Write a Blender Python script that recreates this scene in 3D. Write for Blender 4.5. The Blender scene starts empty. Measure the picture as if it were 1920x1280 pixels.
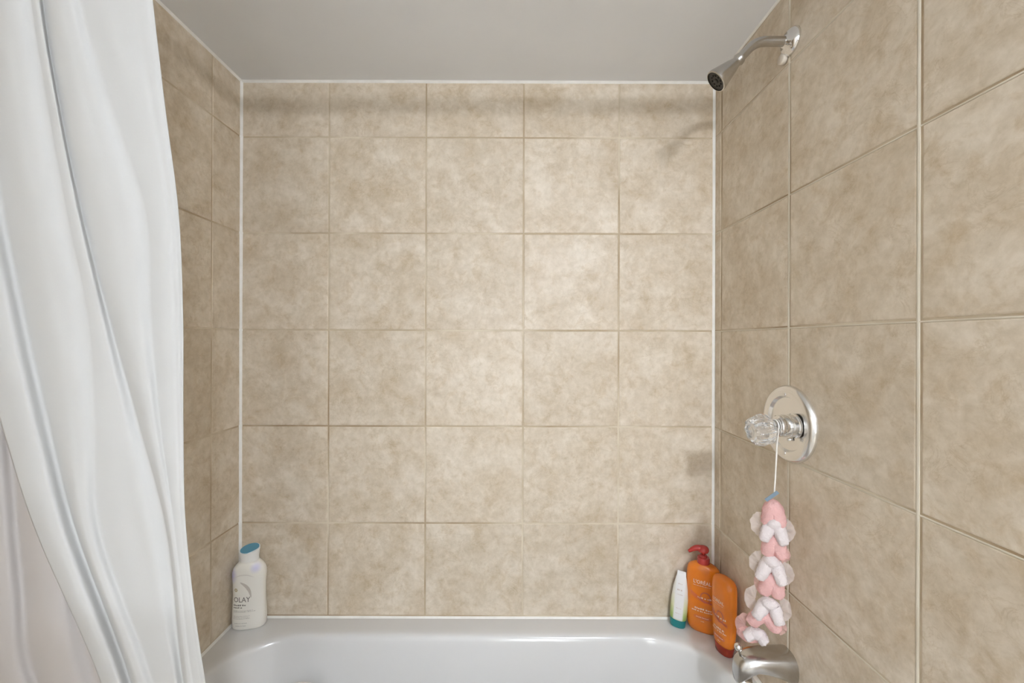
import bpy, bmesh, math, random
from mathutils import Vector, Matrix, Euler, noise
random.seed(7)
C = bpy.context.scene.collection
S = bpy.context.scene
R = math.radians

# ------------------------------------------------------------------ camera, world, light, exposure
CAM_Z = 1.30
cam_d = bpy.data.cameras.new('camera'); cam_d.sensor_width = 36; cam_d.lens = 774.0/1920*36
cam_d.clip_start = 0.02
cam = bpy.data.objects.new('camera', cam_d); C.objects.link(cam)
cam.location = (0, 0, CAM_Z); cam.rotation_euler = (R(90), R(-0.17), 0)
S.camera = cam
w = bpy.data.worlds.new('world'); S.world = w; w.use_nodes = True
w.node_tree.nodes['Background'].inputs[0].default_value = (1.0, .97, .92, 1)
w.node_tree.nodes['Background'].inputs[1].default_value = 0.3
S.view_settings.view_transform = 'Standard'; S.view_settings.look = 'None'
S.view_settings.gamma = 1; S.view_settings.use_curve_mapping = False
S.view_settings.exposure = 0.52
GLOBE_E = 300.0                      # strength of the lit globes of the vanity lamp
FILL_E = 5.0                        # strength of the fill panel added behind the camera
LAMP = (0.45, -0.92, 2.00)
S.cycles.max_bounces = 10; S.cycles.diffuse_bounces = 6

# ------------------------------------------------------------------ helpers
def link(o): C.objects.link(o); return o
def obj(name, bm, mat, parent=None, smooth=False, loc=None):
    me = bpy.data.meshes.new(name)
    bmesh.ops.recalc_face_normals(bm, faces=bm.faces)
    bm.to_mesh(me); bm.free()
    if mat: me.materials.append(mat)
    if smooth:
        for p in me.polygons: p.use_smooth = True
    o = bpy.data.objects.new(name, me); link(o)
    if parent: o.parent = parent
    if loc: o.location = loc
    return o
def angle_smooth(o, deg=40):
    me = o.data
    for p in me.polygons: p.use_smooth = True
    me.set_sharp_from_angle(angle=R(deg))
    return o
def struct(o, label=None):
    o['kind'] = 'structure'
    if label: o['label'] = label
    return o
def tag(o, label, cat, group=None):
    o['label'] = label; o['category'] = cat
    if group: o['group'] = group
    return o
def thing(name, label, cat, loc=(0, 0, 0), rotz=0, group=None):
    o = bpy.data.objects.new(name, None); link(o); o.empty_display_size = .05
    o.location = loc; o.rotation_euler = (0, 0, rotz)
    return tag(o, label, cat, group)
def add_box(bm, lo, hi):
    m = Matrix.Translation([(a+b)/2 for a, b in zip(lo, hi)]) @ Matrix.Diagonal([b-a for a, b in zip(lo, hi)]+[1])
    return bmesh.ops.create_cube(bm, size=1, matrix=m)
def box(name, lo, hi, mat, parent=None, bevel=0):
    bm = bmesh.new(); add_box(bm, lo, hi)
    if bevel: bmesh.ops.bevel(bm, geom=bm.edges[:], offset=bevel, segments=2, affect='EDGES')
    return obj(name, bm, mat, parent)
def ring_loft(bm, rings, cap0=True, cap1=True):
    vs = [[bm.verts.new(p) for p in r] for r in rings]
    n = len(rings[0])
    for a, b in zip(vs, vs[1:]):
        for i in range(n):
            j = (i+1) % n
            bm.faces.new((a[i], a[j], b[j], b[i]))
    if cap0: bm.faces.new(vs[0][::-1])
    if cap1: bm.faces.new(vs[-1])
    return vs
def lathe(profile, n=48, axis=(0, 0, 1), origin=(0, 0, 0), cap0=True, cap1=True, bm=None, lobes=0, depth=0, twist=0):
    bm = bm or bmesh.new()
    q = Vector((0, 0, 1)).rotation_difference(Vector(axis).normalized())
    o = Vector(origin); rings = []
    for k, (r, z) in enumerate(profile):
        ring = []
        for i in range(n):
            a = 2*math.pi*i/n
            rr = r*(1+depth*math.cos(lobes*a+twist*k)) if lobes else r
            ring.append(o + q @ Vector((rr*math.cos(a), rr*math.sin(a), z)))
        rings.append(ring)
    ring_loft(bm, rings, cap0, cap1)
    return bm
def tube(pts, radii, n=16, bm=None, cap=True):
    bm = bm or bmesh.new()
    pts = [Vector(p) for p in pts]
    if not hasattr(radii, '__len__'): radii = [radii]*len(pts)
    rings = []; up = None
    for i, p in enumerate(pts):
        t = (pts[min(i+1, len(pts)-1)] - pts[max(i-1, 0)]).normalized()
        if up is None:
            up = Vector((0, 0, 1)) if abs(t.z) < .9 else Vector((1, 0, 0))
        s = t.cross(up).normalized(); up = s.cross(t).normalized()
        rings.append([p + radii[i]*(math.cos(a)*s+math.sin(a)*up) for a in [2*math.pi*k/n for k in range(n)]])
    ring_loft(bm, rings, cap, cap)
    return bm
def spline(pts, n=8):
    P = [Vector(p) for p in pts]; out = []
    for i in range(len(P)-1):
        p0 = P[max(i-1, 0)]; p1 = P[i]; p2 = P[i+1]; p3 = P[min(i+2, len(P)-1)]
        for k in range(n):
            t = k/n
            out.append(.5*((2*p1)+(p2-p0)*t+(2*p0-5*p1+4*p2-p3)*t*t+(3*p1-p0-3*p2+p3)*t**3))
    out.append(P[-1]); return out
def interp(x, tab):
    if x <= tab[0][0]: return tab[0][1]
    for (a, va), (b, vb) in zip(tab, tab[1:]):
        if x <= b:
            t = (x-a)/(b-a); return va+(vb-va)*t
    return tab[-1][1]
def smoothtab(x, xs, ys):                       # catmull-rom through a table
    if x <= xs[0]: return ys[0]
    if x >= xs[-1]: return ys[-1]
    for i in range(len(xs)-1):
        if x <= xs[i+1]:
            t = (x-xs[i])/(xs[i+1]-xs[i])
            h = xs[i+1]-xs[i]
            m0 = (ys[i+1]-ys[max(i-1, 0)])/(xs[i+1]-xs[max(i-1, 0)])*h
            j = min(i+2, len(xs)-1)
            m1 = (ys[j]-ys[i])/(xs[j]-xs[i])*h
            return (2*t**3-3*t*t+1)*ys[i]+(t**3-2*t*t+t)*m0+(-2*t**3+3*t*t)*ys[i+1]+(t**3-t*t)*m1

# ------------------------------------------------------------------ materials
def mat(name, col=(.8, .8, .8), rough=.5, metal=0, **kw):
    m = bpy.data.materials.new(name); m.use_nodes = True
    b = m.node_tree.nodes['Principled BSDF']
    b.inputs['Base Color'].default_value = (*col, 1)
    b.inputs['Roughness'].default_value = rough
    b.inputs['Metallic'].default_value = metal
    for k, v in kw.items(): b.inputs[k].default_value = v
    return m
def nodes(m): return m.node_tree.nodes, m.node_tree.links, m.node_tree.nodes['Principled BSDF']
def N(m, t, **kw):
    n = m.node_tree.nodes.new(t)
    for k, v in kw.items():
        if k in n.inputs: n.inputs[k].default_value = v
        else: setattr(n, k, v)
    return n
def ramp(m, fac, stops):
    r = N(m, 'ShaderNodeValToRGB'); e = r.color_ramp.elements
    while len(e) < len(stops): e.new(.5)
    for el, (p, c) in zip(e, stops):
        el.position = p; el.color = (*c, 1) if len(c) == 3 else c
    m.node_tree.links.new(fac, r.inputs[0]); return r
def mix(m, fac, a, b, mode='MIX'):
    x = N(m, 'ShaderNodeMix', data_type='RGBA', blend_type=mode); L = m.node_tree.links
    if hasattr(fac, 'links'): L.new(fac, x.inputs[0])
    else: x.inputs[0].default_value = fac
    for s, v in ((6, a), (7, b)):
        if hasattr(v, 'links'): L.new(v, x.inputs[s])
        else: x.inputs[s].default_value = (*v, 1)
    return x.outputs[2]

def tile_material():
    m = mat('beige_ceramic', rough=.33); nd, L, b = nodes(m)
    tc = N(m, 'ShaderNodeTexCoord'); oi = N(m, 'ShaderNodeObjectInfo')
    sc = N(m, 'ShaderNodeVectorMath', operation='SCALE'); sc.inputs['Scale'].default_value = 61.0
    cmb = N(m, 'ShaderNodeCombineXYZ')
    L.new(oi.outputs['Random'], cmb.inputs[0]); L.new(oi.outputs['Random'], cmb.inputs[1])
    L.new(cmb.outputs[0], sc.inputs[0])
    ad = N(m, 'ShaderNodeVectorMath', operation='ADD')
    L.new(tc.outputs['Object'], ad.inputs[0]); L.new(sc.outputs[0], ad.inputs[1])
    def noi(scale, det, rough, dist=0):
        n = N(m, 'ShaderNodeTexNoise', Scale=scale, Detail=det, Roughness=rough, Distortion=dist)
        L.new(ad.outputs[0], n.inputs['Vector']); return n.outputs['Fac']
    big = ramp(m, noi(10, 10, .70, .3), [(.35, (0, 0, 0)), (.62, (1, 1, 1))]).outputs[0]
    col = mix(m, big, (.565, .475, .355), (.71, .635, .53))
    med = ramp(m, noi(48, 7, .65, .3), [(.3, (.84, .82, .78)), (.62, (1.04, 1.04, 1.05))]).outputs[0]
    col = mix(m, .75, col, med, 'MULTIPLY')
    sp = ramp(m, noi(26, 8, .72, .5), [(.50, (1, 1, 1)), (.66, (.84, .78, .68))]).outputs[0]
    col = mix(m, .8, col, sp, 'MULTIPLY')
    # thin darker veins, where a distorted noise crosses its middle
    v = noi(16, 5, .6, 1.6)
    s1 = N(m, 'ShaderNodeMath', operation='SUBTRACT'); L.new(v, s1.inputs[0]); s1.inputs[1].default_value = .5
    s2 = N(m, 'ShaderNodeMath', operation='ABSOLUTE'); L.new(s1.outputs[0], s2.inputs[0])
    vein = ramp(m, s2.outputs[0], [(0, (.84, .80, .73)), (.018, (1, 1, 1))]).outputs[0]
    msk = ramp(m, noi(9, 3, .5), [(.48, (0, 0, 0)), (.60, (1, 1, 1))]).outputs[0]
    col = mix(m, msk, col, mix(m, .7, col, vein, 'MULTIPLY'))
    br = ramp(m, oi.outputs['Random'], [(0, (.955, .95, .94)), (1, (1.03, 1.03, 1.03))]).outputs[0]
    col = mix(m, 1, col, br, 'MULTIPLY')
    L.new(col, b.inputs['Base Color'])
    r2 = N(m, 'ShaderNodeMapRange'); L.new(noi(30, 4, .6), r2.inputs[0])
    r2.inputs['To Min'].default_value = .38; r2.inputs['To Max'].default_value = .52
    L.new(r2.outputs[0], b.inputs['Roughness'])
    bp = N(m, 'ShaderNodeBump', Strength=.22, Distance=.0015)
    L.new(noi(20, 6, .6, .5), bp.inputs['Height']); L.new(bp.outputs[0], b.inputs['Normal'])
    return m
def grout_material():
    m = mat('grout', rough=.85); nd, L, b = nodes(m)
    tc = N(m, 'ShaderNodeTexCoord')
    n = N(m, 'ShaderNodeTexNoise', Scale=3.2, Detail=5, Roughness=.6)
    L.new(tc.outputs['Object'], n.inputs['Vector'])
    r = ramp(m, n.outputs['Fac'], [(.36, (.36, .265, .165)), (.50, (.50, .41, .29)), (.64, (.66, .585, .46))])
    L.new(r.outputs[0], b.inputs['Base Color'])
    n2 = N(m, 'ShaderNodeTexNoise', Scale=400, Detail=3); L.new(tc.outputs['Object'], n2.inputs['Vector'])
    bp = N(m, 'ShaderNodeBump', Strength=.3, Distance=.0005); L.new(n2.outputs['Fac'], bp.inputs['Height'])
    L.new(bp.outputs[0], b.inputs['Normal'])
    return m
def noisy(name, c0, c1, scale, rough, bump=0, **kw):
    m = mat(name, c0, rough, **kw); nd, L, b = nodes(m)
    tc = N(m, 'ShaderNodeTexCoord'); n = N(m, 'ShaderNodeTexNoise', Scale=scale, Detail=5)
    L.new(tc.outputs['Object'], n.inputs['Vector'])
    L.new(ramp(m, n.outputs['Fac'], [(.35, c0), (.65, c1)]).outputs[0], b.inputs['Base Color'])
    if bump:
        bp = N(m, 'ShaderNodeBump', Strength=bump, Distance=.001)
        L.new(n.outputs['Fac'], bp.inputs['Height']); L.new(bp.outputs[0], b.inputs['Normal'])
    return m
def translucent(name, col, fac, rough=.6, bump_scale=0, bump=0, tcol=None, alpha=1):
    m = mat(name, col, rough); nd, L, b = nodes(m)
    t = N(m, 'ShaderNodeBsdfTranslucent'); t.inputs[0].default_value = (*(tcol or col), 1)
    mx = N(m, 'ShaderNodeMixShader'); mx.inputs[0].default_value = fac
    L.new(b.outputs[0], mx.inputs[1]); L.new(t.outputs[0], mx.inputs[2])
    out = nd['Material Output']; last = mx
    if alpha < 1:
        tr = N(m, 'ShaderNodeBsdfTransparent'); m2 = N(m, 'ShaderNodeMixShader'); m2.inputs[0].default_value = alpha
        L.new(tr.outputs[0], m2.inputs[1]); L.new(mx.outputs[0], m2.inputs[2]); last = m2
    L.new(last.outputs[0], out.inputs[0])
    if bump:
        tc = N(m, 'ShaderNodeTexCoord'); n = N(m, 'ShaderNodeTexNoise', Scale=bump_scale, Detail=5)
        L.new(tc.outputs['Object'], n.inputs['Vector'])
        bp = N(m, 'ShaderNodeBump', Strength=bump, Distance=.002)
        L.new(n.outputs['Fac'], bp.inputs['Height'])
        L.new(bp.outputs[0], b.inputs['Normal']); L.new(bp.outputs[0], t.inputs['Normal'])
    return m

M_tile = tile_material(); M_grout = grout_material()
M_pale = noisy('pale_grout_glint', (.60, .54, .43), (.70, .65, .55), 12, .7, .2)  # pale grout of upright joints, and painted bevel highlight of level ones
M_caulk = noisy('white_caulk', (.80, .79, .75), (.88, .87, .84), 30, .45, .1)
M_ceil = noisy('ceiling_paint', (.82, .845, .88), (.84, .865, .90), 6, .7, .05)
M_paint = noisy('wall_paint', (.70, .69, .67), (.74, .73, .71), 5, .6, .05)
M_floor = noisy('floor_tile', (.45, .40, .34), (.52, .47, .40), 8, .4)
M_tub = noisy('tub_enamel', (.67, .67, .665), (.68, .68, .675), 3, .16, 0, **{'Coat Weight': .3, 'Coat Roughness': .08})
M_chrome = mat('polished_chrome', (.80, .79, .78), .09, 1)
M_brushed = noisy('worn_chrome', (.50, .485, .465), (.60, .585, .565), 25, .24, 0, metal=1)
M_dark = mat('dark_rubber', (.035, .030, .022), .45)
M_clear = mat('clear_acrylic', (.98, .98, .98), .035, 0, **{'Transmission Weight': .9, 'IOR': 1.47})
M_curtain = translucent('white_polyester', (.60, .60, .59), .26, .9, 260, .05)
for m_ in (M_curtain,): m_.node_tree.nodes['Principled BSDF'].inputs['Specular IOR Level'].default_value = .08
M_liner = translucent('grey_vinyl_liner', (.44, .415, .40), .2, .5)
M_glow = mat('lit_globe', (1, 1, 1), .4, 0, **{'Emission Color': (.88, .93, 1, 1), 'Emission Strength': GLOBE_E})
M_fill = mat('fill_panel', (1, 1, 1), .4, 0, **{'Emission Color': (.93, .97, 1, 1), 'Emission Strength': FILL_E})

# ------------------------------------------------------------------ the room: x -0.866..0.644, y -1.9..1.317, z 0..2.129
XL, XR, YB, YF, ZC = -.866, .644, 1.317, -1.9, 2.129
RIM = .418
H = [z+CAM_Z for z in (.650, .344, .035, -.271, -.580)]      # horizontal joints of the tiling
GAP = .0046
_tilecache = {}
def tile_mesh(wd, ht):
    key = (round(wd, 4), round(ht, 4))
    if key in _tilecache: return _tilecache[key]
    bm = bmesh.new(); rings = []
    for ins, y in ((0, .006), (0, .0014), (.0008, .0004), (.0026, 0)):
        a, c = wd/2-ins, ht/2-ins
        rings.append([Vector((-a, y, -c)), Vector((a, y, -c)), Vector((a, y, c)), Vector((-a, y, c))])
    ring_loft(bm, rings, False, True)
    bmesh.ops.recalc_face_normals(bm, faces=bm.faces)
    me = bpy.data.meshes.new('tile'); bm.to_mesh(me); bm.free(); me.materials.append(M_tile)
    _tilecache[key] = me; return me
def lay(parent, cols, rows, place, rotz, gw=GAP, gh=GAP):
    for a, b in zip(cols, cols[1:]):
        for z0, z1 in zip(rows, rows[1:]):
            if callable(parent): pr = parent(a, z0)
            else: pr = parent
            wd, ht = abs(b-a)-gw, (z1-z0)-gh
            o = bpy.data.objects.new('tile', tile_mesh(wd, ht)); link(o); o.parent = pr
            x, y = place((a+b)/2)
            o.location = (x, y, (z0+z1)/2)
            o.rotation_euler = (R(random.uniform(-.12, .12)), 0, rotz+R(random.uniform(-.12, .12)))
rows = [RIM+.006] + H[::-1] + [ZC-.003]
T = .0012                                        # how far the grout sits behind the tile face
wall_back = struct(box('wall_back', (XL-.1, YB+T, 0), (XR+.1, YB+.1, ZC+.1), M_grout))
lay(wall_back, [XL+.002, -.5853, -.2757, .0357, .3403, XR-.002], rows, lambda c: (c, YB), 0)
wall_right = struct(box('wall_right', (XR+T, .037, 0), (XR+.1, YB+T, ZC+.1), M_grout))
rc = [YB-.002, 1.272, .9605, .6533, .345, .037]
lay(wall_right, rc[:4], rows, lambda c: (XR, c), R(-90), .0095, .0062)
full_rows = [.01, H[4]-.308*2, H[4]-.308] + H[::-1] + [ZC-.003]
lay(wall_right, rc[3:], full_rows, lambda c: (XR, c), R(-90), .0095, .0062)
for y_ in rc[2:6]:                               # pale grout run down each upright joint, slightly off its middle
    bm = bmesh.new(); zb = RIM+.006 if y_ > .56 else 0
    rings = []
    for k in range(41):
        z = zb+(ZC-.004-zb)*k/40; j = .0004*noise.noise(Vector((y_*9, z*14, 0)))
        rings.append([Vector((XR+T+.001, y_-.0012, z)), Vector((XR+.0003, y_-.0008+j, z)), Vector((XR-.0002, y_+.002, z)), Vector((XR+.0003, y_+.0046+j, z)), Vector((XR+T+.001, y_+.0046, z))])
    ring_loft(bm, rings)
    obj('grout_glint_line', bm, M_pale, wall_right)
for z_ in H:                                     # pale strip on each level joint's lower lip, its bevel highlight painted in
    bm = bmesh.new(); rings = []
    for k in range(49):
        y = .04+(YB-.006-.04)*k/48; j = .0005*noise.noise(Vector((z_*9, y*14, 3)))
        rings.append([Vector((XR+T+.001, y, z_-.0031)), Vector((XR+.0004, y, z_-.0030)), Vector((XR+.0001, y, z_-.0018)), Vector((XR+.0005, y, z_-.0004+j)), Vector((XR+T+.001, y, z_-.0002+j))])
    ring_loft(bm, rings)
    obj('grout_glint_line', bm, M_pale, wall_right)
wall_left = struct(box('wall_left', (XL-.1, -.04, 0), (XL-T, YB+T, ZC+.1), M_grout))
lc = [YB-.002, 1.1906, .8826, .5746, .2666, -.04]
lay(wall_left, lc[:4], rows, lambda c: (XL, c), R(90))
lay(wall_left, lc[3:], full_rows, lambda c: (XL, c), R(90))
wf = bmesh.new()                                 # painted walls beyond the tiles, and the wall behind the camera with an opening made for the fill light
add_box(wf, (XL-.1, YF-.1, 0), (-.12, YF, ZC+.1)); add_box(wf, (XR-.03, YF-.1, 0), (XR+.1, YF, ZC+.1)); add_box(wf, (-.12, YF-.1, 2.03), (XR-.03, YF, ZC+.1))
struct(obj('wall_front', wf, M_paint))
struct(box('wall_right_painted', (XR, YF, 0), (XR+.1, .036, ZC+.1), M_paint))
struct(box('wall_left_painted', (XL-.1, YF, 0), (XL, -.041, ZC+.1), M_paint))
struct(box('floor', (XL-.1, YF-1.0, -.1), (XR+.1, YB+.1, 0), M_floor))
struct(box('ceiling', (XL-.1, YF-.1, ZC), (XR+.1, YB+.1, ZC+.12), M_ceil))
# glowing panel added as soft fill light, unseen behind the camera
struct(box('fill_light_1', (-.10, YF-.9, .5), (XR-.05, YF-.88, 1.95), M_fill), 'glowing fill panel added out of view behind the camera')
def bead(name, a, b, u, v, r=.0055):
    a, b, u, v = map(Vector, (a, b, u, v)); bm = bmesh.new(); rings = []
    k = 14
    for i in range(k+1):
        p = a.lerp(b, i/k); rr = r*(1+.12*noise.noise(p*23))
        rings.append([p-.001*u-.001*v, p+u*rr-.001*v, p+(u+v)*rr*.45, p+v*rr-.001*u])
    ring_loft(bm, rings)
    return struct(obj(name, bm, M_caulk))
bead('trim_1', (XL, YB, RIM), (XL, YB, ZC), (1, 0, 0), (0, -1, 0), .0062)
bead('trim_2', (XR, YB, RIM), (XR, YB, ZC), (-1, 0, 0), (0, -1, 0), .0058)
bead('trim_3', (XL, YB, ZC), (XR, YB, ZC), (0, -1, 0), (0, 0, -1), .0062)
bead('trim_4', (XL, -.04, ZC), (XL, YB, ZC), (1, 0, 0), (0, 0, -1), .0055)
bead('trim_5', (XR, .04, ZC), (XR, YB, ZC), (-1, 0, 0), (0, 0, -1), .0040)
bead('trim_6', (XL, YB, RIM), (XR, YB, RIM), (0, -1, 0), (0, 0, 1), .0048)
bead('trim_7', (XL, .56, RIM), (XL, YB, RIM), (1, 0, 0), (0, 0, 1), .0055)
bead('trim_8', (XR, .56, RIM), (XR, YB, RIM), (-1, 0, 0), (0, 0, 1), .0075)

# ------------------------------------------------------------------ bathtub
def rrect(x0, x1, y0, y1, r, z, n=14):
    pts = []
    for cx, cy, a0 in ((x1-r, y1-r, 0), (x0+r, y1-r, 90), (x0+r, y0+r, 180), (x1-r, y0+r, 270)):
        for i in range(n+1):
            a = R(a0+90*i/n); pts.append(Vector((cx+r*math.cos(a), cy+r*math.sin(a), z)))
    return pts
tb = bmesh.new(); e = .0015
rings = [rrect(XL+e, XR-e, .56, YB-e, .004, 0), rrect(XL+e, XR-e, .56, YB-e, .004, RIM-.02), rrect(XL+e, XR-e, .563, YB-e, .004, RIM-.006), rrect(XL+e, XR-e, .57, YB-e, .004, RIM)]
ox0, ox1, oy0, oy1, orr = -.822, .600, .645, 1.243, .215
for ins, dz in ((-.024, -.0002), (-.010, -.0008), (-.003, -.0026), (.001, -.0055), (.004, -.010), (.0065, -.017), (.010, -.030), (.018, -.06), (.040, -.15), (.062, -.24), (.085, -.29), (.12, -.325), (.17, -.34)):
    lx = 1+1.6*max(0, min(1, (-dz-.02)/.3))
    rings.append(rrect(ox0+ins*lx, ox1-ins, oy0+ins*.9, oy1-ins, max(.05, orr-ins*.6), RIM+dz))
ring_loft(tb, rings, False, True)
tub = obj('bathtub', tb, M_tub, smooth=True); angle_smooth(tub, 50)
tag(tub, 'white enamel bathtub with rounded rim along the tiled back wall', 'bathtub')
dr = lathe([(.0, .0), (.030, .0), (.032, -.002), (.032, -.006)], 32, cap0=False, cap1=False)
obj('drain', dr, M_chrome, tub, True, (.36, .93, RIM-.335))

# white round pad on the sloping back of the tub, only its top edge in frame
pd = obj('bath_pad', lathe([(.001, -.004), (.060, -.004), (.076, -.001), (.080, .004), (.077, .010), (.066, .0135), (.001, .015)], 56), mat('white_rubber', (.80, .79, .77), .4), None, True, (-.588, 1.125, .281))
pd.rotation_euler = Euler((R(80), 0, R(22)))
tag(pd, 'white round bath pad on the back slope of the tub, its edge just in view', 'bath pad')

# ------------------------------------------------------------------ shower rod, rings, curtain, liner
ROD_Y, ROD_Z = .575, CAM_Z+.738
rod = thing('curtain_rod', 'white metal curtain rod spanning the tub from wall to wall', 'rod', (0, ROD_Y, ROD_Z))
M_white = mat('white_metal', (.8, .8, .78), .3)
obj('pole', tube([(XL+.003, 0, 0), (0, 0, 0), (XR-.003, 0, 0)], .0180, 20), M_white, rod, True)
for s, x in ((1, XL+.0005), (-1, XR-.0005)):
    obj('flange', lathe([(.030, 0), (.030, .004), (.018, .012), (.0145, .03)], 32, (s, 0, 0), (x, 0, 0)), M_white, rod, True)

LV = [-300, 0, 200, 400, 600, 800, 1000, 1280, 1720]
LINES = {  # how the creases run down the cloth, as the photograph's sight lines at the curtain's distance
 'G':  [-250, -200, -150, -100, -50, 3, 67, 188, 330],
 'g2': [-150, -118, -84, -45, 0, 48, 106, 216, 350],
 'F':  [-60, -36, -18, 8, 47, 92, 142, 243, 370],
 'f2': [-15, 8, 32, 68, 108, 136, 162, 262, 385],
 'D':  [30, 56, 88, 124, 165, 180, 190, 288, 400],
 'd2': [38, 66, 100, 140, 184, 222, 254, 324, 415],
 'C':  [52, 80, 112, 154, 205, 260, 312, 344, 415],
 'c2': [85, 112, 158, 214, 246, 284, 322, 355, 428],
 'B':  [120, 150, 208, 272, 284, 302, 330, 364, 440],
 'b2': [180, 222, 264, 304, 314, 322, 337, 372, 452],
 'A':  [215, 256, 288, 320, 330, 335, 343, 380, 463],
 'E':  [250, 284, 308, 334, 343, 344, 350, 387, 472]}
OFF = {  # depth of each crease line: crests come forward, troughs go back
 'G': .006, 'g2': -.005, 'F': .011, 'f2': -.003, 'D': .004, 'd2': .001, 'C': .0105, 'c2': -.004, 'B': .0035, 'b2': -.001, 'A': .001, 'E': .004}
def cloth(name, material, lines, off, ybase, nz=150, per=14, wr=.0035, seed=0, lv=LV, top=0):
    keys = list(lines)
    bm = bmesh.new(); grid = []
    for r in range(nz+1):
        py = lv[0]+(lv[-1]-lv[0])*r/nz
        row = []
        xs = [smoothtab(py, lv, lines[k]) for k in keys]
        for s in range(len(keys)-1):
            m = per
            for k in range(m+(1 if s == len(keys)-2 else 0)):
                t = k/m
                o0, o1 = off[keys[s]], off[keys[s+1]]
                if name == 'shower_curtain' and py > 700:      # the creases near the free edge die out lower down
                    q = max(.12, 1-(py-700)/350)
                    if keys[s] in ('c2', 'B', 'b2', 'A', 'E'): o0 *= q
                    if keys[s+1] in ('c2', 'B', 'b2', 'A', 'E'): o1 *= q
                # crests are broad and troughs are tight
                tt = .5-.5*math.cos(math.pi*t)
                tt = tt**(2.2 if o0 < o1 else .5)
                d = o0+(o1-o0)*tt
                px = xs[s]+(xs[s+1]-xs[s])*t
                fade = min(1, max(.55, 1-(-py)/700)) if py < 0 else 1
                yb = ybase(py)
                d = d*fade
                X0 = (px-960)*yb/774; Z0 = CAM_Z+(640-py)*yb/774
                v = Vector((X0*6+seed, Z0*1.6+X0*3, seed))
                d += wr*noise.noise(v*1.0)*2+wr*.6*noise.noise(Vector((X0*26+Z0*7, Z0*6, seed+3)))
                y = yb+d
                row.append(bm.verts.new((max(XL+.004+.01*(s+t)/len(keys), (px-960)*y/774), y, Z0)))
        grid.append(row)
    for a, b in zip(grid, grid[1:]):
        for i in range(len(a)-1):
            bm.faces.new((a[i], a[i+1], b[i+1], b[i]))
    return obj(name, bm, material, None, True)
yb_c = lambda py: .582 + .022*max(0, min(1, (py+300)/900)) + .098*max(0, min(1, (py-1150)/450))
cur = cloth('shower_curtain', M_curtain, LINES, OFF, yb_c)
md = cur.modifiers.new('thick', 'SOLIDIFY'); md.thickness = .0008
tag(cur, 'white fabric shower curtain gathered at the left, hanging in long diagonal folds', 'curtain')
LV2 = [-300, 0, 400, 800, 1100, 1280, 1560, 1750]
LN2 = {'a': [-60, -55, -50, -40, -55, -60, 215, 260], 'b': [-50, -45, -35, -20, 5, 30, 225, 268], 'c': [-40, -30, -15, 20, 45, 70, 238, 276],
       'd': [-25, -15, 5, 55, 90, 125, 250, 284], 'e': [-10, 0, 25, 90, 140, 180, 262, 292], 'f': [10, 30, 60, 130, 195, 235, 275, 300]}
yb_l = lambda py: .638 + .092*max(0, min(1, (py-1180)/420))
lin = cloth('shower_liner', M_liner, LN2, {'a': .01, 'b': -.006, 'c': .006, 'd': -.004, 'e': .008, 'f': -.004}, yb_l, 80, 10, .003, 5, LV2)
tag(lin, 'dull greyish pink liner hanging behind the curtain at the lower left', 'curtain liner')
gr = 'rings on the curtain rod'
ring0 = None
for i in range(9):
    px = -205+i*52
    x = (px-960)*ROD_Y/774
    if ring0 is None:
        pts = [(0, .021*math.cos(a), -.006+.024*math.sin(a)) for a in [2*math.pi*k/24 for k in range(24)]]
        bm = bmesh.new(); vs = []
        for k, p in enumerate(pts):
            c = Vector((0, 0, -.006)); d = (Vector(p)-c).normalized()
            vs.append([bm.verts.new(Vector(p)+.0018*(math.cos(b)*d+math.sin(b)*Vector((1, 0, 0)))) for b in [2*math.pi*j/8 for j in range(8)]])
        for k in range(24):
            A, B = vs[k], vs[(k+1) % 24]
            for j in range(8): bm.faces.new((A[j], A[(j+1) % 8], B[(j+1) % 8], B[j]))
        ring0 = obj('curtain_ring', bm, M_chrome, None, True); o = ring0
    else:
        o = ring0.copy(); link(o)
    o.location = (x, ROD_Y, ROD_Z-.002)
    tag(o, 'small metal ring holding the white curtain on its rod', 'ring', gr)

# ------------------------------------------------------------------ lamp on the ceiling behind the camera
lamp = thing('ceiling_lamp', 'round frosted globe lamp on the ceiling behind the camera', 'lamp', (LAMP[0], LAMP[1], ZC))
obj('canopy', lathe([(.075, 0), (.075, -.012), (.05, -.03), (.030, -.04), (.030, -.086)], 32), M_white, lamp, True)
obj('globe', lathe([(.028, -.085), (.062, -.096), (.078, -.104), (.083, -.119), (.078, -.134), (.060, -.144), (.03, -.149), (.001, -.150)], 40), M_glow, lamp, True)

# ------------------------------------------------------------------ shower arm and head
YA, ZA = .953, CAM_Z+.694
sh = thing('shower_fixture', 'chrome shower arm and small cone head high on the right wall', 'shower', (XR, YA, ZA))
obj('flange', lathe([(.0305, -.0005), (.0305, .003), (.028, .008), (.022, .013), (.014, .0145), (.0125, .019)], 40, (-1, 0, 0)), M_chrome, sh, True)
path = spline([(0, 0, 0), (-.045, 0, 0), (-.070, 0, -.001), (-.088, 0, -.008), (-.104, 0, -.022), (-.122, 0, -.042)], 6)
obj('arm', tube(path, .0105, 20), M_brushed, sh, True)
HD = Vector((-.73, .16, -.67)).normalized(); hb = Vector((-.118, 0, -.038))
hd = obj('head', lathe([(.0125, 0), (.0135, .006), (.0115, .010), (.012, .016), (.015, .024), (.020, .042), (.0250, .060), (.0266, .065), (.0266, .071), (.0240, .0722)], 40, HD, hb, True, False), M_brushed, sh, True)
angle_smooth(hd, 50)
fc = obj('spray_face', lathe([(.0245, .068), (.0232, .0705), (.0215, .0708), (.0195, .0695), (.0, .0700)], 40, HD, hb, True, False), M_dark, hd, False)
q = Vector((0, 0, 1)).rotation_difference(HD)
bm = bmesh.new()
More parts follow.
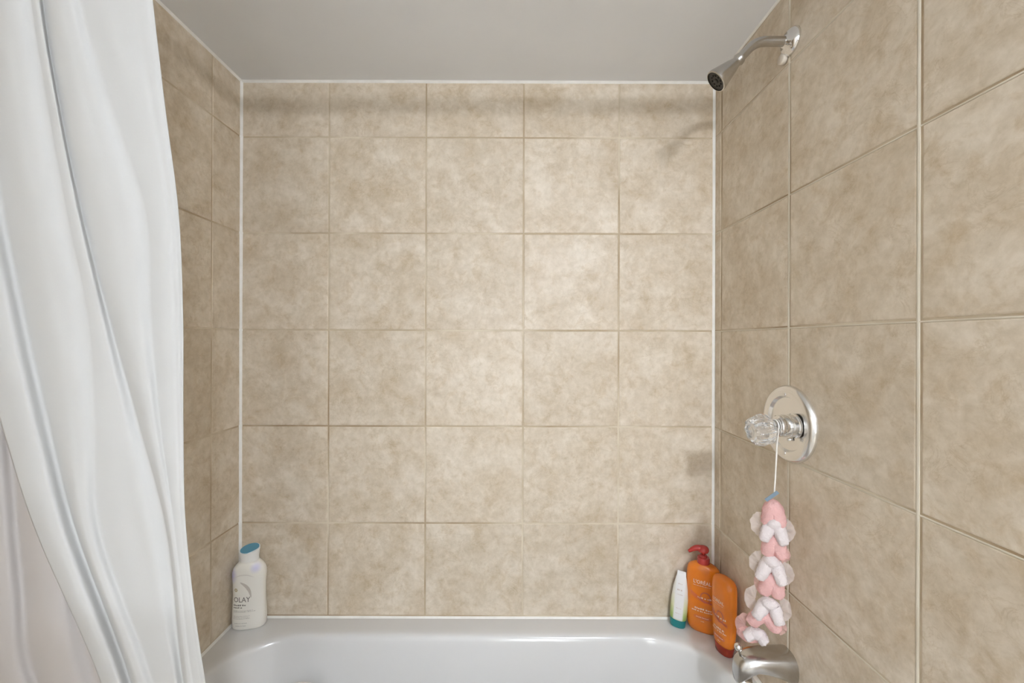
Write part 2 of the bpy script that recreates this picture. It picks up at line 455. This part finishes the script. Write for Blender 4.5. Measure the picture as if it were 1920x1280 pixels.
for i in range(10):
    a = 2*math.pi*i/10
    lathe([(.0022, .069), (.0022, .0712), (.0015, .0718)], 8, HD, hb+q @ Vector((.0135*math.cos(a), .0135*math.sin(a), 0)), bm=bm)
obj('nozzle_ring', bm, mat('nozzle_black', (.015, .012, .01), .5), hd)
obj('nozzle_hub', lathe([(.006, .069), (.006, .0715), (.004, .0725)], 16, HD, hb), M_dark, hd)
kn = obj('plumbing_collar', lathe([(.010, 0), (.0125, .002), (.0125, .010), (.010, .012)], 28, (-1, 0, 0), (-.001, .022, -.026)), mat('cream_plastic', (.62, .56, .48), .4), sh, True)

# ------------------------------------------------------------------ valve plate with crystal knob
YV, ZV = .955, CAM_Z-.188
vl = thing('shower_valve', 'round chrome valve plate with clear crystal knob on the right wall', 'valve', (XR, YV, ZV))
M_plate = noisy('satin_chrome', (.80, .79, .77), (.86, .85, .83), 14, .22, 0, metal=.95)
pl = obj('plate', lathe([(.0885, -.0008), (.0885, .004), (.086, .009), (.081, .0130), (.072, .0140), (.064, .0125), (.060, .0060), (.045, .0045), (.026, .0045)], 72, (-1, 0, 0)), M_plate, vl, True); angle_smooth(pl, 35)
YS = -.026
for zz in (.068, -.068):
    obj('screw', lathe([(.0045, .009), (.0045, .0135), (.003, .0150)], 16, (-1, 0, 0), (0, 0, zz)), M_chrome, vl, True)
st = obj('stem', lathe([(.0275, .008), (.0275, .012), (.0255, .014), (.0255, .026), (.0240, .027), (.0240, .0285), (.0250, .0295), (.0250, .040), (.0235, .041), (.0235, .0455), (.0215, .048), (.0115, .049), (.0110, .060)], 48, (-1, 0, 0), (0, YS, 0)), M_chrome, vl, True); angle_smooth(st, 30)
obj('small_stop', lathe([(.003, .012), (.003, .026)], 12, (-1, 0, 0), (0, YS-.004, -.030)), M_chrome, vl, True)
kb = bmesh.new()
prof = [(.015, 0), (.0215, .004), (.0300, .013), (.0335, .024), (.0325, .036), (.0285, .046), (.0230, .053), (.0140, .0545), (.0130, .051), (.001, .050)]
rings = []
for k, (r, z) in enumerate(prof):
    ring = []
    for i in range(32):
        a = 2*math.pi*i/32
        d = .10 if 2 <= k <= 6 else .03
        tri = abs(((i/4.0) % 1)*2-1)*2-1
        rr = r*(1+d*tri)
        ring.append(Vector((-z, rr*math.cos(a), rr*math.sin(a))))
    rings.append(ring)
ring_loft(kb, rings)
kno = obj('knob', kb, M_clear, vl, False, (-.054, YS, -.006))
kno.rotation_euler = (0, R(-7), 0); kno['label'] = 'clear faceted crystal knob'
obj('knob_screw', lathe([(.0045, 0), (.0045, .010), (.003, .011)], 12, (-1, 0, 0), (-.020, 0, 0)), M_chrome, kno, True)

# ------------------------------------------------------------------ tub spout
YP, ZP = .957, CAM_Z-.745
sp = thing('tub_spout', 'chrome tub spout low on the right wall with a diverter pull', 'spout', (XR, YP, ZP))
bm = bmesh.new(); rings = []
for x, ry, zt, zb in ((0, .035, .034, -.034), (-.006, .035, .034, -.033), (-.03, .0335, .0335, -.024), (-.06, .0310, .0315, -.0140), (-.082, .0285, .0295, -.0120),
                      (-.096, .0265, .0270, -.020), (-.109, .0240, .0225, -.032), (-.118, .0205, .0150, -.037), (-.123, .0165, .0060, -.038), (-.1255, .0105, -.006, -.037)):
    ring = []
    for i in range(40):
        a = 2*math.pi*i/40
        cy, sy = math.cos(a), math.sin(a)
        zc, zr = (zt+zb)/2, (zt-zb)/2
        ex = .82
        ring.append(Vector((x, ry*math.copysign(abs(cy)**ex, cy), zc+zr*math.copysign(abs(sy)**ex, sy))))
    rings.append(ring)
ring_loft(bm, rings)
spb = obj('body', bm, M_brushed, sp, True); angle_smooth(spb, 60)
obj('mouth', lathe([(.0165, 0), (.0185, -.010), (.0180, -.012), (.013, -.012), (.013, -.006)], 28, (0, 0, 1), (-.104, 0, -.031)), M_chrome, sp, True)
dv = lathe([(.0030, 0), (.0030, .012), (.0065, .014), (.0085, .018), (.0088, .022), (.0070, .027), (.003, .029)], 24, (-.25, 0, 1), (-.112, 0, .0185))
obj('diverter_pull', dv, M_chrome, sp, True)

# ------------------------------------------------------------------ bottles
class Shape:
    """oval bottle: rows of (z, half width, half thickness, roundness)"""
    def __init__(s, rows): s.rows = rows
    def at(s, z):
        zs = [r[0] for r in s.rows]
        return tuple(interp(z, [(r[0], r[k]) for r in s.rows]) for k in (1, 2, 3))
    def mesh(s, n=48, cap0=True, cap1=True, z0=None, z1=None, grow=0):
        bm = bmesh.new(); rings = []
        rr = s.rows
        if z0 is not None:
            rr = [(z0,)+s.at(z0)]+[r for r in rr if z0 < r[0] < z1]+[(z1,)+s.at(z1)]
        for z, a, b, ex in rr:
            ring = []
            for i in range(n):
                t = 2*math.pi*i/n; c, q = math.cos(t), math.sin(t)
                ring.append(Vector(((a+grow)*math.copysign(abs(c)**(2/ex), c), (b+grow)*math.copysign(abs(q)**(2/ex), q), z)))
            rings.append(ring)
        ring_loft(bm, rings, cap0, cap1)
        return bm
    def front(s, x, z, off=.0004):
        a, b, ex = s.at(z); t = min(.985, abs(x)/a)
        return -(b*(1-t**ex)**(1/ex))-off
def press(bm, shape, off=.0004):
    bmesh.ops.triangulate(bm, faces=bm.faces[:])
    for _ in range(3):
        el = [e for e in bm.edges if e.calc_length() > .006]
        if not el: break
        bmesh.ops.subdivide_edges(bm, edges=el, cuts=1)
        bmesh.ops.triangulate(bm, faces=bm.faces[:])
    for v in bm.verts:
        v.co = Vector((v.co.x, shape.front(v.co.x, v.co.z, off), v.co.z))
    return bm
def text_bm(s, size, x, z, align='CENTER', squeeze=1.0, bold=0):
    cu = bpy.data.curves.new('t', 'FONT'); cu.body = s; cu.size = size; cu.align_x = align; cu.resolution_u = 2; cu.offset = bold
    o = bpy.data.objects.new('t', cu); link(o)
    dg = bpy.context.evaluated_depsgraph_get(); dg.update()
    me = bpy.data.meshes.new_from_object(o.evaluated_get(dg))
    bm = bmesh.new(); bm.from_mesh(me)
    for v in bm.verts: v.co = Vector((x+v.co.x*squeeze, 0, z+v.co.y))
    bpy.data.objects.remove(o); bpy.data.curves.remove(cu); bpy.data.meshes.remove(me)
    return bm
def lettering(shape, s, size, x, z, m, parent, **kw):
    return obj('lettering', press(text_bm(s, size, x, z, **kw), shape), m, parent)
def rect(bm, x0, x1, z0, z1):
    vs = [bm.verts.new((x, 0, z)) for x, z in ((x0, z0), (x1, z0), (x1, z1), (x0, z1))]; bm.faces.new(vs)
def small_print(shape, rows_, m, parent):
    """rows of short strokes: print too small to read"""
    bm = bmesh.new(); rd = random.Random(len(rows_)*7+3)
    for x0, x1, z, h in rows_:
        x = x0
        while x < x1:
            wd = rd.uniform(.4, 1.1)*h
            rect(bm, x, min(x1, x+wd), z, z+h*rd.choice((.72, 1)))
            x += wd+h*rd.choice((.28, .28, .8))
    o = obj('small_print', press(bm, shape), m, parent); o['kind'] = 'stuff'
    return o
def band(pts, w0):
    bm = bmesh.new(); P = [Vector((x, 0, z)) for x, z in pts]; pv = None
    P = spline(P, 6)
    for i, p in enumerate(P):
        t = (P[min(i+1, len(P)-1)]-P[max(i-1, 0)]).normalized(); n = Vector((-t.z, 0, t.x))
        wv = w0(i/(len(P)-1)) if callable(w0) else w0
        a, b = bm.verts.new(p+n*wv), bm.verts.new(p-n*wv)
        if pv: bm.faces.new((pv[0], a, b, pv[1]))
        pv = (a, b)
    return bm

# white body wash bottle, left corner
M_cream = mat('pearl_white_plastic', (.83, .81, .75), .30, 0, **{'Coat Weight': .2}); nd, L, b = nodes(M_cream)
tc = N(M_cream, 'ShaderNodeTexCoord'); sx = N(M_cream, 'ShaderNodeSeparateXYZ'); L.new(tc.outputs['Object'], sx.inputs[0])
def blob(m, cx, cz, r):                            # soft printed tint around a point of the label face
    v = N(m, 'ShaderNodeVectorMath', operation='SUBTRACT'); m.node_tree.links.new(tc.outputs['Object'], v.inputs[0]); v.inputs[1].default_value = (cx, -.015, cz)
    l = N(m, 'ShaderNodeVectorMath', operation='LENGTH'); m.node_tree.links.new(v.outputs[0], l.inputs[0])
    return ramp(m, l.outputs[1], [(r*.25, (1, 1, 1)), (r, (0, 0, 0))]).outputs[0]
c = mix(M_cream, blob(M_cream, .024, .186, .018), (.83, .81, .75), (.62, .61, .80))
c = mix(M_cream, blob(M_cream, -.052, .166, .030), c, (.50, .48, .76))
L.new(c, b.inputs['Base Color'])
bw = thing('body_wash_bottle', 'white body wash bottle with blue flip cap in the left tub corner', 'bottle', (-.811, 1.280, RIM), R(9))
S1 = Shape([(0, .040, .018, 2.5), (.002, .0445, .0225, 2.5), (.006, .0475, .0250, 2.5), (.03, .0485, .0260, 2.5), (.07, .0470, .0255, 2.4), (.105, .0455, .0250, 2.4), (.135, .0460, .0250, 2.4), (.160, .0480, .0255, 2.4), (.172, .0475, .0255, 2.4), (.183, .0445, .0245, 2.3), (.192, .0385, .0235, 2.2), (.199, .0315, .0220, 2.1), (.204, .0270, .0200, 2.0)])
obj('body', S1.mesh(56), M_cream, bw, True)
S1c = Shape([(.204, .0262, .0195, 2.0), (.212, .0258, .0195, 2.0), (.226, .0275, .0205, 2.0), (.240, .0290, .0215, 2.0)])
bm = S1c.mesh(40)
for v in bm.verts:
    if v.co.z > .22: v.co.z += v.co.x*.10 + v.co.y*.32*((v.co.z-.22)/.02) - .002
capo = obj('cap', bm, mat('white_cap', (.84, .83, .80), .3), bw, True); angle_smooth(capo, 45)
bm = bmesh.new(); rim_ = []
for i in range(40):
    t = 2*math.pi*i/40; x, y = .0262*math.cos(t), .0190*math.sin(t)
    if y < 0: y *= (1-.35*max(0, x)/.026)
    rim_.append(Vector((x, y, .2386+x*.10+y*.32)))
ring_loft(bm, [rim_, [p+Vector((0, 0, .0012)) for p in rim_]])
lid = obj('lid', bm, mat('blue_lid', (.10, .30, .42), .3), capo); lid['label'] = 'blue flip lid'
M_greyink = mat('grey_ink', (.20, .185, .165), .5); M_lightink = mat('pale_grey_ink', (.42, .40, .37), .5); M_pearl = mat('pearl_swoosh', (.60, .56, .51), .25)
lettering(S1, 'OLAY', .0215, -.0365, .0880, M_greyink, bw, align='LEFT', squeeze=.88, bold=.0002)
small_print(S1, [(-.0365, .001, .0765, .0042), (-.0365, -.009, .0695, .0042)], M_greyink, bw)
small_print(S1, [(-.0365, .020, .0610, .0020), (-.0365, .026, .0575, .0020), (-.0365, .012, .0450, .0016), (-.0365, .010, .0410, .0016), (-.0365, .012, .0370, .0016), (-.034, .004, .0230, .0020), (-.030, .000, .0150, .0024)], M_lightink, bw)
obj('swoosh', press(band([(-.016, .148), (.000, .136), (.010, .120), (.0145, .100)], lambda t: .0004+.0048*math.sin(math.pi*min(1, t*1.0))**.8*(1-t*.3)), S1), M_pearl, bw, True)
obj('swoosh', press(band([(-.040, .156), (-.020, .168), (.004, .169), (.024, .160)], lambda t: .0002+.0016*math.sin(math.pi*t)), S1, .0003), mat('pale_swoosh', (.70, .67, .62), .3), bw, True)
bm = bmesh.new()
for k in range(6):
    a = math.pi*2*k/6; cx, cz = -.029+.0035*math.cos(a), .124+.0035*math.sin(a)
    vs = [bm.verts.new((cx+.0021*math.cos(q_), 0, cz+.0021*math.sin(q_))) for q_ in [2*math.pi*j/8 for j in range(8)]]; bm.faces.new(vs)
obj('flower_mark', press(bm, S1), mat('gold_ink', (.50, .42, .26), .5), bw)

# small squeeze tube standing on its teal cap
M_tb = mat('tube_plastic', (.80, .79, .76), .3); nd, L, b = nodes(M_tb)
tc = N(M_tb, 'ShaderNodeTexCoord'); sx = N(M_tb, 'ShaderNodeSeparateXYZ'); L.new(tc.outputs['Object'], sx.inputs[0])
ax = N(M_tb, 'ShaderNodeMath', operation='ABSOLUTE'); L.new(sx.outputs[0], ax.inputs[0])
mp = N(M_tb, 'ShaderNodeMapRange'); L.new(sx.outputs[2], mp.inputs[0]); mp.inputs['From Min'].default_value = .02; mp.inputs['From Max'].default_value = .16
side = ramp(M_tb, mp.outputs[0], [(0, (.22, .36, .09)), (.13, (.36, .48, .15)), (.32, (.66, .68, .42)), (.6, (.78, .76, .70))]).outputs[0]
edge = ramp(M_tb, ax.outputs[0], [(.0125, (0, 0, 0)), (.0145, (1, 1, 1))]).outputs[0]
low = ramp(M_tb, mp.outputs[0], [(.03, (1, 1, 1)), (.07, (0, 0, 0))]).outputs[0]
mid = mix(M_tb, low, (.80, .80, .80), (.62, .68, .50))
L.new(mix(M_tb, edge, mid, side), b.inputs['Base Color'])
tbx = thing('squeeze_tube', 'small white and green squeeze tube standing on a teal cap', 'tube', (.518, 1.286, RIM), R(-25))
S2c = Shape([(0, .0200, .0135, 2.2), (.002, .0220, .0155, 2.2), (.006, .0228, .0163, 2.2), (.022, .0236, .0170, 2.2), (.0235, .0232, .0166, 2.2)])
obj('cap', S2c.mesh(36), mat('teal_plastic', (.005, .16, .17), .28), tbx, True)
S2 = Shape([(.0237, .0225, .0165, 2.1), (.026, .0245, .0180, 2.1), (.05, .0250, .0175, 2.1), (.085, .0245, .0145, 2.1), (.12, .0210, .0100, 2.2), (.145, .0160, .0055, 2.4), (.155, .0135, .0016, 3), (.168, .0120, .0012, 3)])
t2 = obj('body', S2.mesh(40), M_tb, tbx, True)
small_print(S2, [(-.006, .007, .130, .003), (-.008, .008, .112, .004), (-.008, .009, .100, .002), (-.007, .008, .060, .002), (-.008, .008, .045, .0018)], mat('tube_ink', (.60, .50, .46), .5), tbx)
for o in tbx.children: o.rotation_euler = (0, 0, 0)
tbx.rotation_euler = (R(-3), R(4), R(-28))

# orange shampoo bottle with pump
M_orange = mat('orange_plastic', (.72, .20, .012), .22, 0, **{'Subsurface Weight': .15, 'Subsurface Radius': (.02, .008, .003), 'Coat Weight': .3})
M_red = mat('red_pump_plastic', (.42, .035, .03), .25, 0, **{'Coat Weight': .3})
M_wink = mat('pale_label_ink', (.86, .66, .50), .5); M_pink = mat('rose_ink', (.50, .10, .07), .4); M_mauve = mat('mauve_ink', (.46, .11, .05), .4)
def deco(shape, parent, zs=1.0, xo=0, n=1.0):
    X = lambda v: xo+v*n
    lettering(shape, "L'OR\u00c9AL", .0155*n, X(-.001), .150*zs, M_wink, parent, squeeze=.86, bold=.0002)
    small_print(shape, [(X(-.026), X(.022), .1435*zs, .0018)], M_wink, parent)
    rg = [(X(.008+.0135*math.cos(t)), .112*zs+.0150*math.sin(t)) for t in [R(a) for a in range(-60, 271, 15)]]
    obj('ring_mark', press(band(rg, .0016), shape, .0003), M_mauve, parent)
    for dz, w_ in ((0, .0010), (-.0055, .0008), (.004, .0006)):
        obj('stroke_mark', press(band([(X(-.034), (.121+dz)*zs), (X(-.016), (.110+dz)*zs), (X(.008), (.100+dz*.4)*zs), (X(.034), (.095-dz)*zs)], w_), shape, .00045), M_pink, parent)
    small_print(shape, [(X(-.014), X(.030), .107*zs, .0048)], M_wink, parent)
    small_print(shape, [(X(-.022), X(.024), .073*zs, .0048), (X(-.030), X(.030), .066*zs, .0040)], M_wink, parent)
    bm = bmesh.new(); px = []
    pts = [(X(-.020), .053), (X(.020), .053), (X(.0235), .0495), (X(.020), .046), (X(-.020), .046), (X(-.0235), .0495), (X(-.020), .053)]
    for (x0, z0), (x1, z1) in zip(pts, pts[1:]):
        d = Vector((x1-x0, 0, z1-z0)).normalized(); nn = Vector((-d.z, 0, d.x))*.0006
        a, b_ = Vector((x0, 0, z0*zs)), Vector((x1, 0, z1*zs))
        vs = [bm.verts.new(p) for p in (a+nn, b_+nn, b_-nn, a-nn)]; bm.faces.new(vs)
    obj('label_frame', press(bm, shape), M_pink, parent)
    small_print(shape, [(X(-.018), X(.018), .0483*zs, .0026), (X(-.005), X(.006), .037*zs, .0024)], M_wink, parent)
ob = thing('shampoo_pump_bottle', 'large orange bottle with red pump in the right tub corner', 'bottle', (.589, 1.266, RIM), R(-30))
S3 = Shape([(0, .030, .014, 2.4), (.002, .037, .0185, 2.4), (.008, .0425, .0205, 2.4), (.02, .0455, .0220, 2.4), (.05, .0480, .0230, 2.4), (.10, .0485, .0235, 2.4), (.15, .0480, .0235, 2.4), (.180, .0465, .0230, 2.4), (.192, .0435, .0225, 2.3), (.199, .037, .021, 2.2), (.204, .027, .018, 2.1), (.2065, .0185, .0165, 2.0)])
obj('body', S3.mesh(56), M_orange, ob, True)
deco(S3, ob)
col = obj('pump_collar', lathe([(.0165, .2050), (.0180, .2060), (.0180, .2200), (.0165, .2235), (.0110, .2245), (.0105, .2300), (.0085, .2310)], 32), M_red, ob, True); angle_smooth(col, 40)
obj('pump_stem', lathe([(.0050, .2300), (.0050, .2440)], 16), M_red, col, True)
pm = bmesh.new()
lathe([(.0090, .2380), (.0145, .2400), (.0160, .2450), (.0150, .2510), (.0110, .2555), (.0050, .2575), (.0004, .2580)], 28, bm=pm)
sp_pts = spline([(0, 0, .2480), (-.018, 0, .2490), (-.030, 0, .2440), (-.042, 0, .2350)], 5)
tube(sp_pts, [interp(i/(len(sp_pts)-1), [(0, .0100), (.45, .0085), (1, .0042)]) for i in range(len(sp_pts))], 14, bm=pm)
po = obj('pump_head', pm, M_red, col, True)
po.rotation_euler = (0, 0, R(14))

# orange conditioner bottle against the right wall
oc = thing('conditioner_bottle', 'orange bottle without pump leaning beside the right wall, dark red cap at its foot', 'bottle', (.607, 1.176, RIM), R(-72))
S4c = Shape([(0, .0240, .0150, 2.2), (.002, .0265, .0172, 2.2), (.024, .0295, .0185, 2.2), (.0255, .0290, .0180, 2.2)])
cc = obj('cap', S4c.mesh(36), mat('dark_red_cap', (.30, .030, .012), .25), oc, True); cc['label'] = 'dark red cap'
S4 = Shape([(.0257, .0290, .0180, 2.2), (.030, .0310, .0188, 2.3), (.06, .0345, .0210, 2.3), (.10, .0365, .0225, 2.3), (.15, .0375, .0230, 2.3), (.185, .0375, .0230, 2.3), (.200, .0355, .0215, 2.3), (.2085, .030, .0180, 2.2), (.2125, .020, .012, 2.1), (.2135, .006, .004, 2.0)])
obj('body', S4.mesh(52), M_orange, oc, True)
deco(S4, oc, .97, 0, .80)

# ------------------------------------------------------------------ braided bath sponge hanging from the knob
sg = thing('braided_bath_sponge', 'braided pink and white mesh bath sponge hanging from the crystal knob', 'sponge', (.585, .922, CAM_Z-.695), R(-32))
M_pk = translucent('pink_netting', (.93, .60, .58), .3, .8, 380, 1.0); M_wh = translucent('white_netting', (.93, .87, .87), .3, .8, 380, 1.0)
M_frill = translucent('sheer_white_netting', (.93, .84, .82), .4, .6, 300, .5, alpha=.55)
M_frill_p = translucent('sheer_pink_netting', (.92, .60, .58), .4, .6, 300, .5, alpha=.6)
def loop_mesh(cx, zt, wid, hgt, rad, lean=0, seed=0, y0=.012, y1=-.016):
    P = [(cx-wid+lean, y1, zt-hgt), (cx-wid*.72+lean*.6, y1*.8, zt-hgt*.62), (cx-wid*.32, y0*.2, zt-hgt*.18), (cx, y0, zt),
         (cx+wid*.32, y0*.2, zt-hgt*.18), (cx+wid*.72+lean*.6, y1*.8, zt-hgt*.62), (cx+wid+lean, y1, zt-hgt)]
    pts = spline(P, 7); n = len(pts)
    rad_ = [rad*(.35+.75*math.sin(math.pi*min(1, max(0, (i+.9)/(n+.8))))**.35) for i in range(n)]
    rad_ = [r*(1-.12*math.exp(-((i-n/2)/4)**2)) for i, r in enumerate(rad_)]
    for e_, f_ in ((0, .42), (1, .82), (-1, .42), (-2, .82)): rad_[e_] *= f_
    bm = tube(pts, rad_, 24)
    bm.normal_update()
    for v in bm.verts:
        q_ = v.co*95+Vector((seed*7, 0, seed)); v.co += v.normal*(.0018*noise.noise(q_)+.0009*noise.noise(q_*3.1)+.0006*math.sin(v.co.z*1500+6*noise.noise(q_)))
    return bm
def frill_mesh(cx, zc, r, side, seed):
    bm = bmesh.new(); rows_ = []
    for i in range(29):
        a = R(-100+200*i/28); row = []
        for j in range(7):
            t = .06+.94*j/6
            rr = r*t*(1+.10*noise.noise(Vector((a*3, seed, 0)))); wv = .003*t*math.sin(a*4+seed*2)+.003*noise.noise(Vector((a*5, t*4, seed)))
            row.append(bm.verts.new((cx+side*rr*math.cos(a)*.85, .004+wv, zc+rr*math.sin(a)*1.1)))
        rows_.append(row)
    for A, B in zip(rows_, rows_[1:]):
        for j in range(6): bm.faces.new((A[j], A[j+1], B[j+1], B[j]))
    return bm
PXM = 1/837.0
def zz(py): return (1220-py)*PXM+.004
def xx(px): return (px-1452)*PXM*1.18
def lobe(cx, cz, r, seed, sx=1, sz=1, y=0):
    bm = bmesh.new(); bmesh.ops.create_icosphere(bm, subdivisions=4, radius=r)
    for v in bm.verts:
        d = v.co.normalized(); f = 1+.10*noise.noise(d*2.2+Vector((seed, 0, 0)))+.04*noise.noise(d*9)
        v.co = Vector((v.co.x*f*sx+cx, v.co.y*f*.8+y, v.co.z*f*sz+cz))
    return bm
links = [  # apex px, apex py, half width, height, radius, lean, colour
 (1452, 949, .0130, .044, .0155, 0, 'p'), (1453, 977, .0205, .042, .0128, -.001, 'w'), (1453, 1008, .0150, .042, .0155, .001, 'p'),
 (1450, 1049, .0230, .044, .0130, -.002, 'w'), (1451, 1080, .0150, .044, .0155, -.003, 'p'), (1447, 1128, .0240, .038, .0128, -.004, 'w'),
 (1440, 1156, .0270, .028, .0150, -.001, 'p'), (1430, 1193, .0205, .012, .0120, -.003, 'w')]
for k, (px, py, wd, hg, rd_, ln, c_) in enumerate(links):
    bm = loop_mesh(xx(px), zz(py), wd, hg, rd_, ln, k, *((.005, .000) if c_ == 'p' else (-.009, -.015)))
    o = obj('netting_loop', bm, M_pk if c_ == 'p' else M_wh, sg, True)
    o['label'] = 'pink netting loop' if c_ == 'p' else 'white netting loop'
    if k == 0: o['label'] = 'pink netting loop at the top'
o = obj('netting_loop', lobe(xx(1418), zz(1205), .0185, 3, 1.25, .85, .004), M_pk, sg, True); o['label'] = 'pink netting loop at the bottom'
for k, (px, py, r, s, m_) in enumerate([(1436, 988, .030, -1, M_frill), (1466, 990, .028, 1, M_frill), (1434, 1062, .029, -1, M_frill), (1466, 1070, .026, 1, M_frill),
                                        (1428, 1132, .031, -1, M_frill), (1462, 1138, .028, 1, M_frill), (1414, 1190, .029, -1, M_frill_p), (1462, 1172, .016, 1, M_frill_p),
                                        (1438, 1100, .024, -1, M_frill_p), (1464, 1035, .020, 1, M_frill_p)]):
    obj('netting_frill', frill_mesh(xx(px), zz(py), r*.88, s, k*1.7), m_, sg, True)
M_cord = mat('white_cord', (.82, .79, .74), .6)
top = Vector((.0, .0, zz(945))); cd = []
inv = (Matrix.Translation(sg.location) @ Matrix.Rotation(R(-32), 4, 'Z')).inverted()
def loc_(x, y, z): return inv @ Vector((x, y, z))
kx, ky, kz = XR-.0515, YV+YS, ZV
tie = [loc_(.5870, .9235, CAM_Z-.345), loc_(.5895, .9225, CAM_Z-.30), loc_(.5915, ky-.008, kz-.045), loc_(kx, ky-.012, kz-.012)]
for a in range(-30, 211, 24):
    t = R(a); tie.append(loc_(kx, ky-.0135*math.cos(t), kz+.0135*math.sin(t)))
tie += [loc_(kx+.001, ky+.008, kz-.02), loc_(kx, ky-.006, kz-.045), loc_(.5905, .9245, CAM_Z-.30), loc_(.5890, .9255, CAM_Z-.345)]
obj('cord', tube(spline(tie, 4), .0016, 8), M_cord, sg, True)
bm = bmesh.new(); add_box(bm, (-.016, -.0005, -.0048), (.016, .0005, .0048))
tg = obj('care_tag', bm, mat('blue_grey_tag', (.20, .28, .36), .5), sg); tg.location = loc_(.577, .915, CAM_Z-.341); tg.rotation_euler = (R(25), R(-42), R(15))
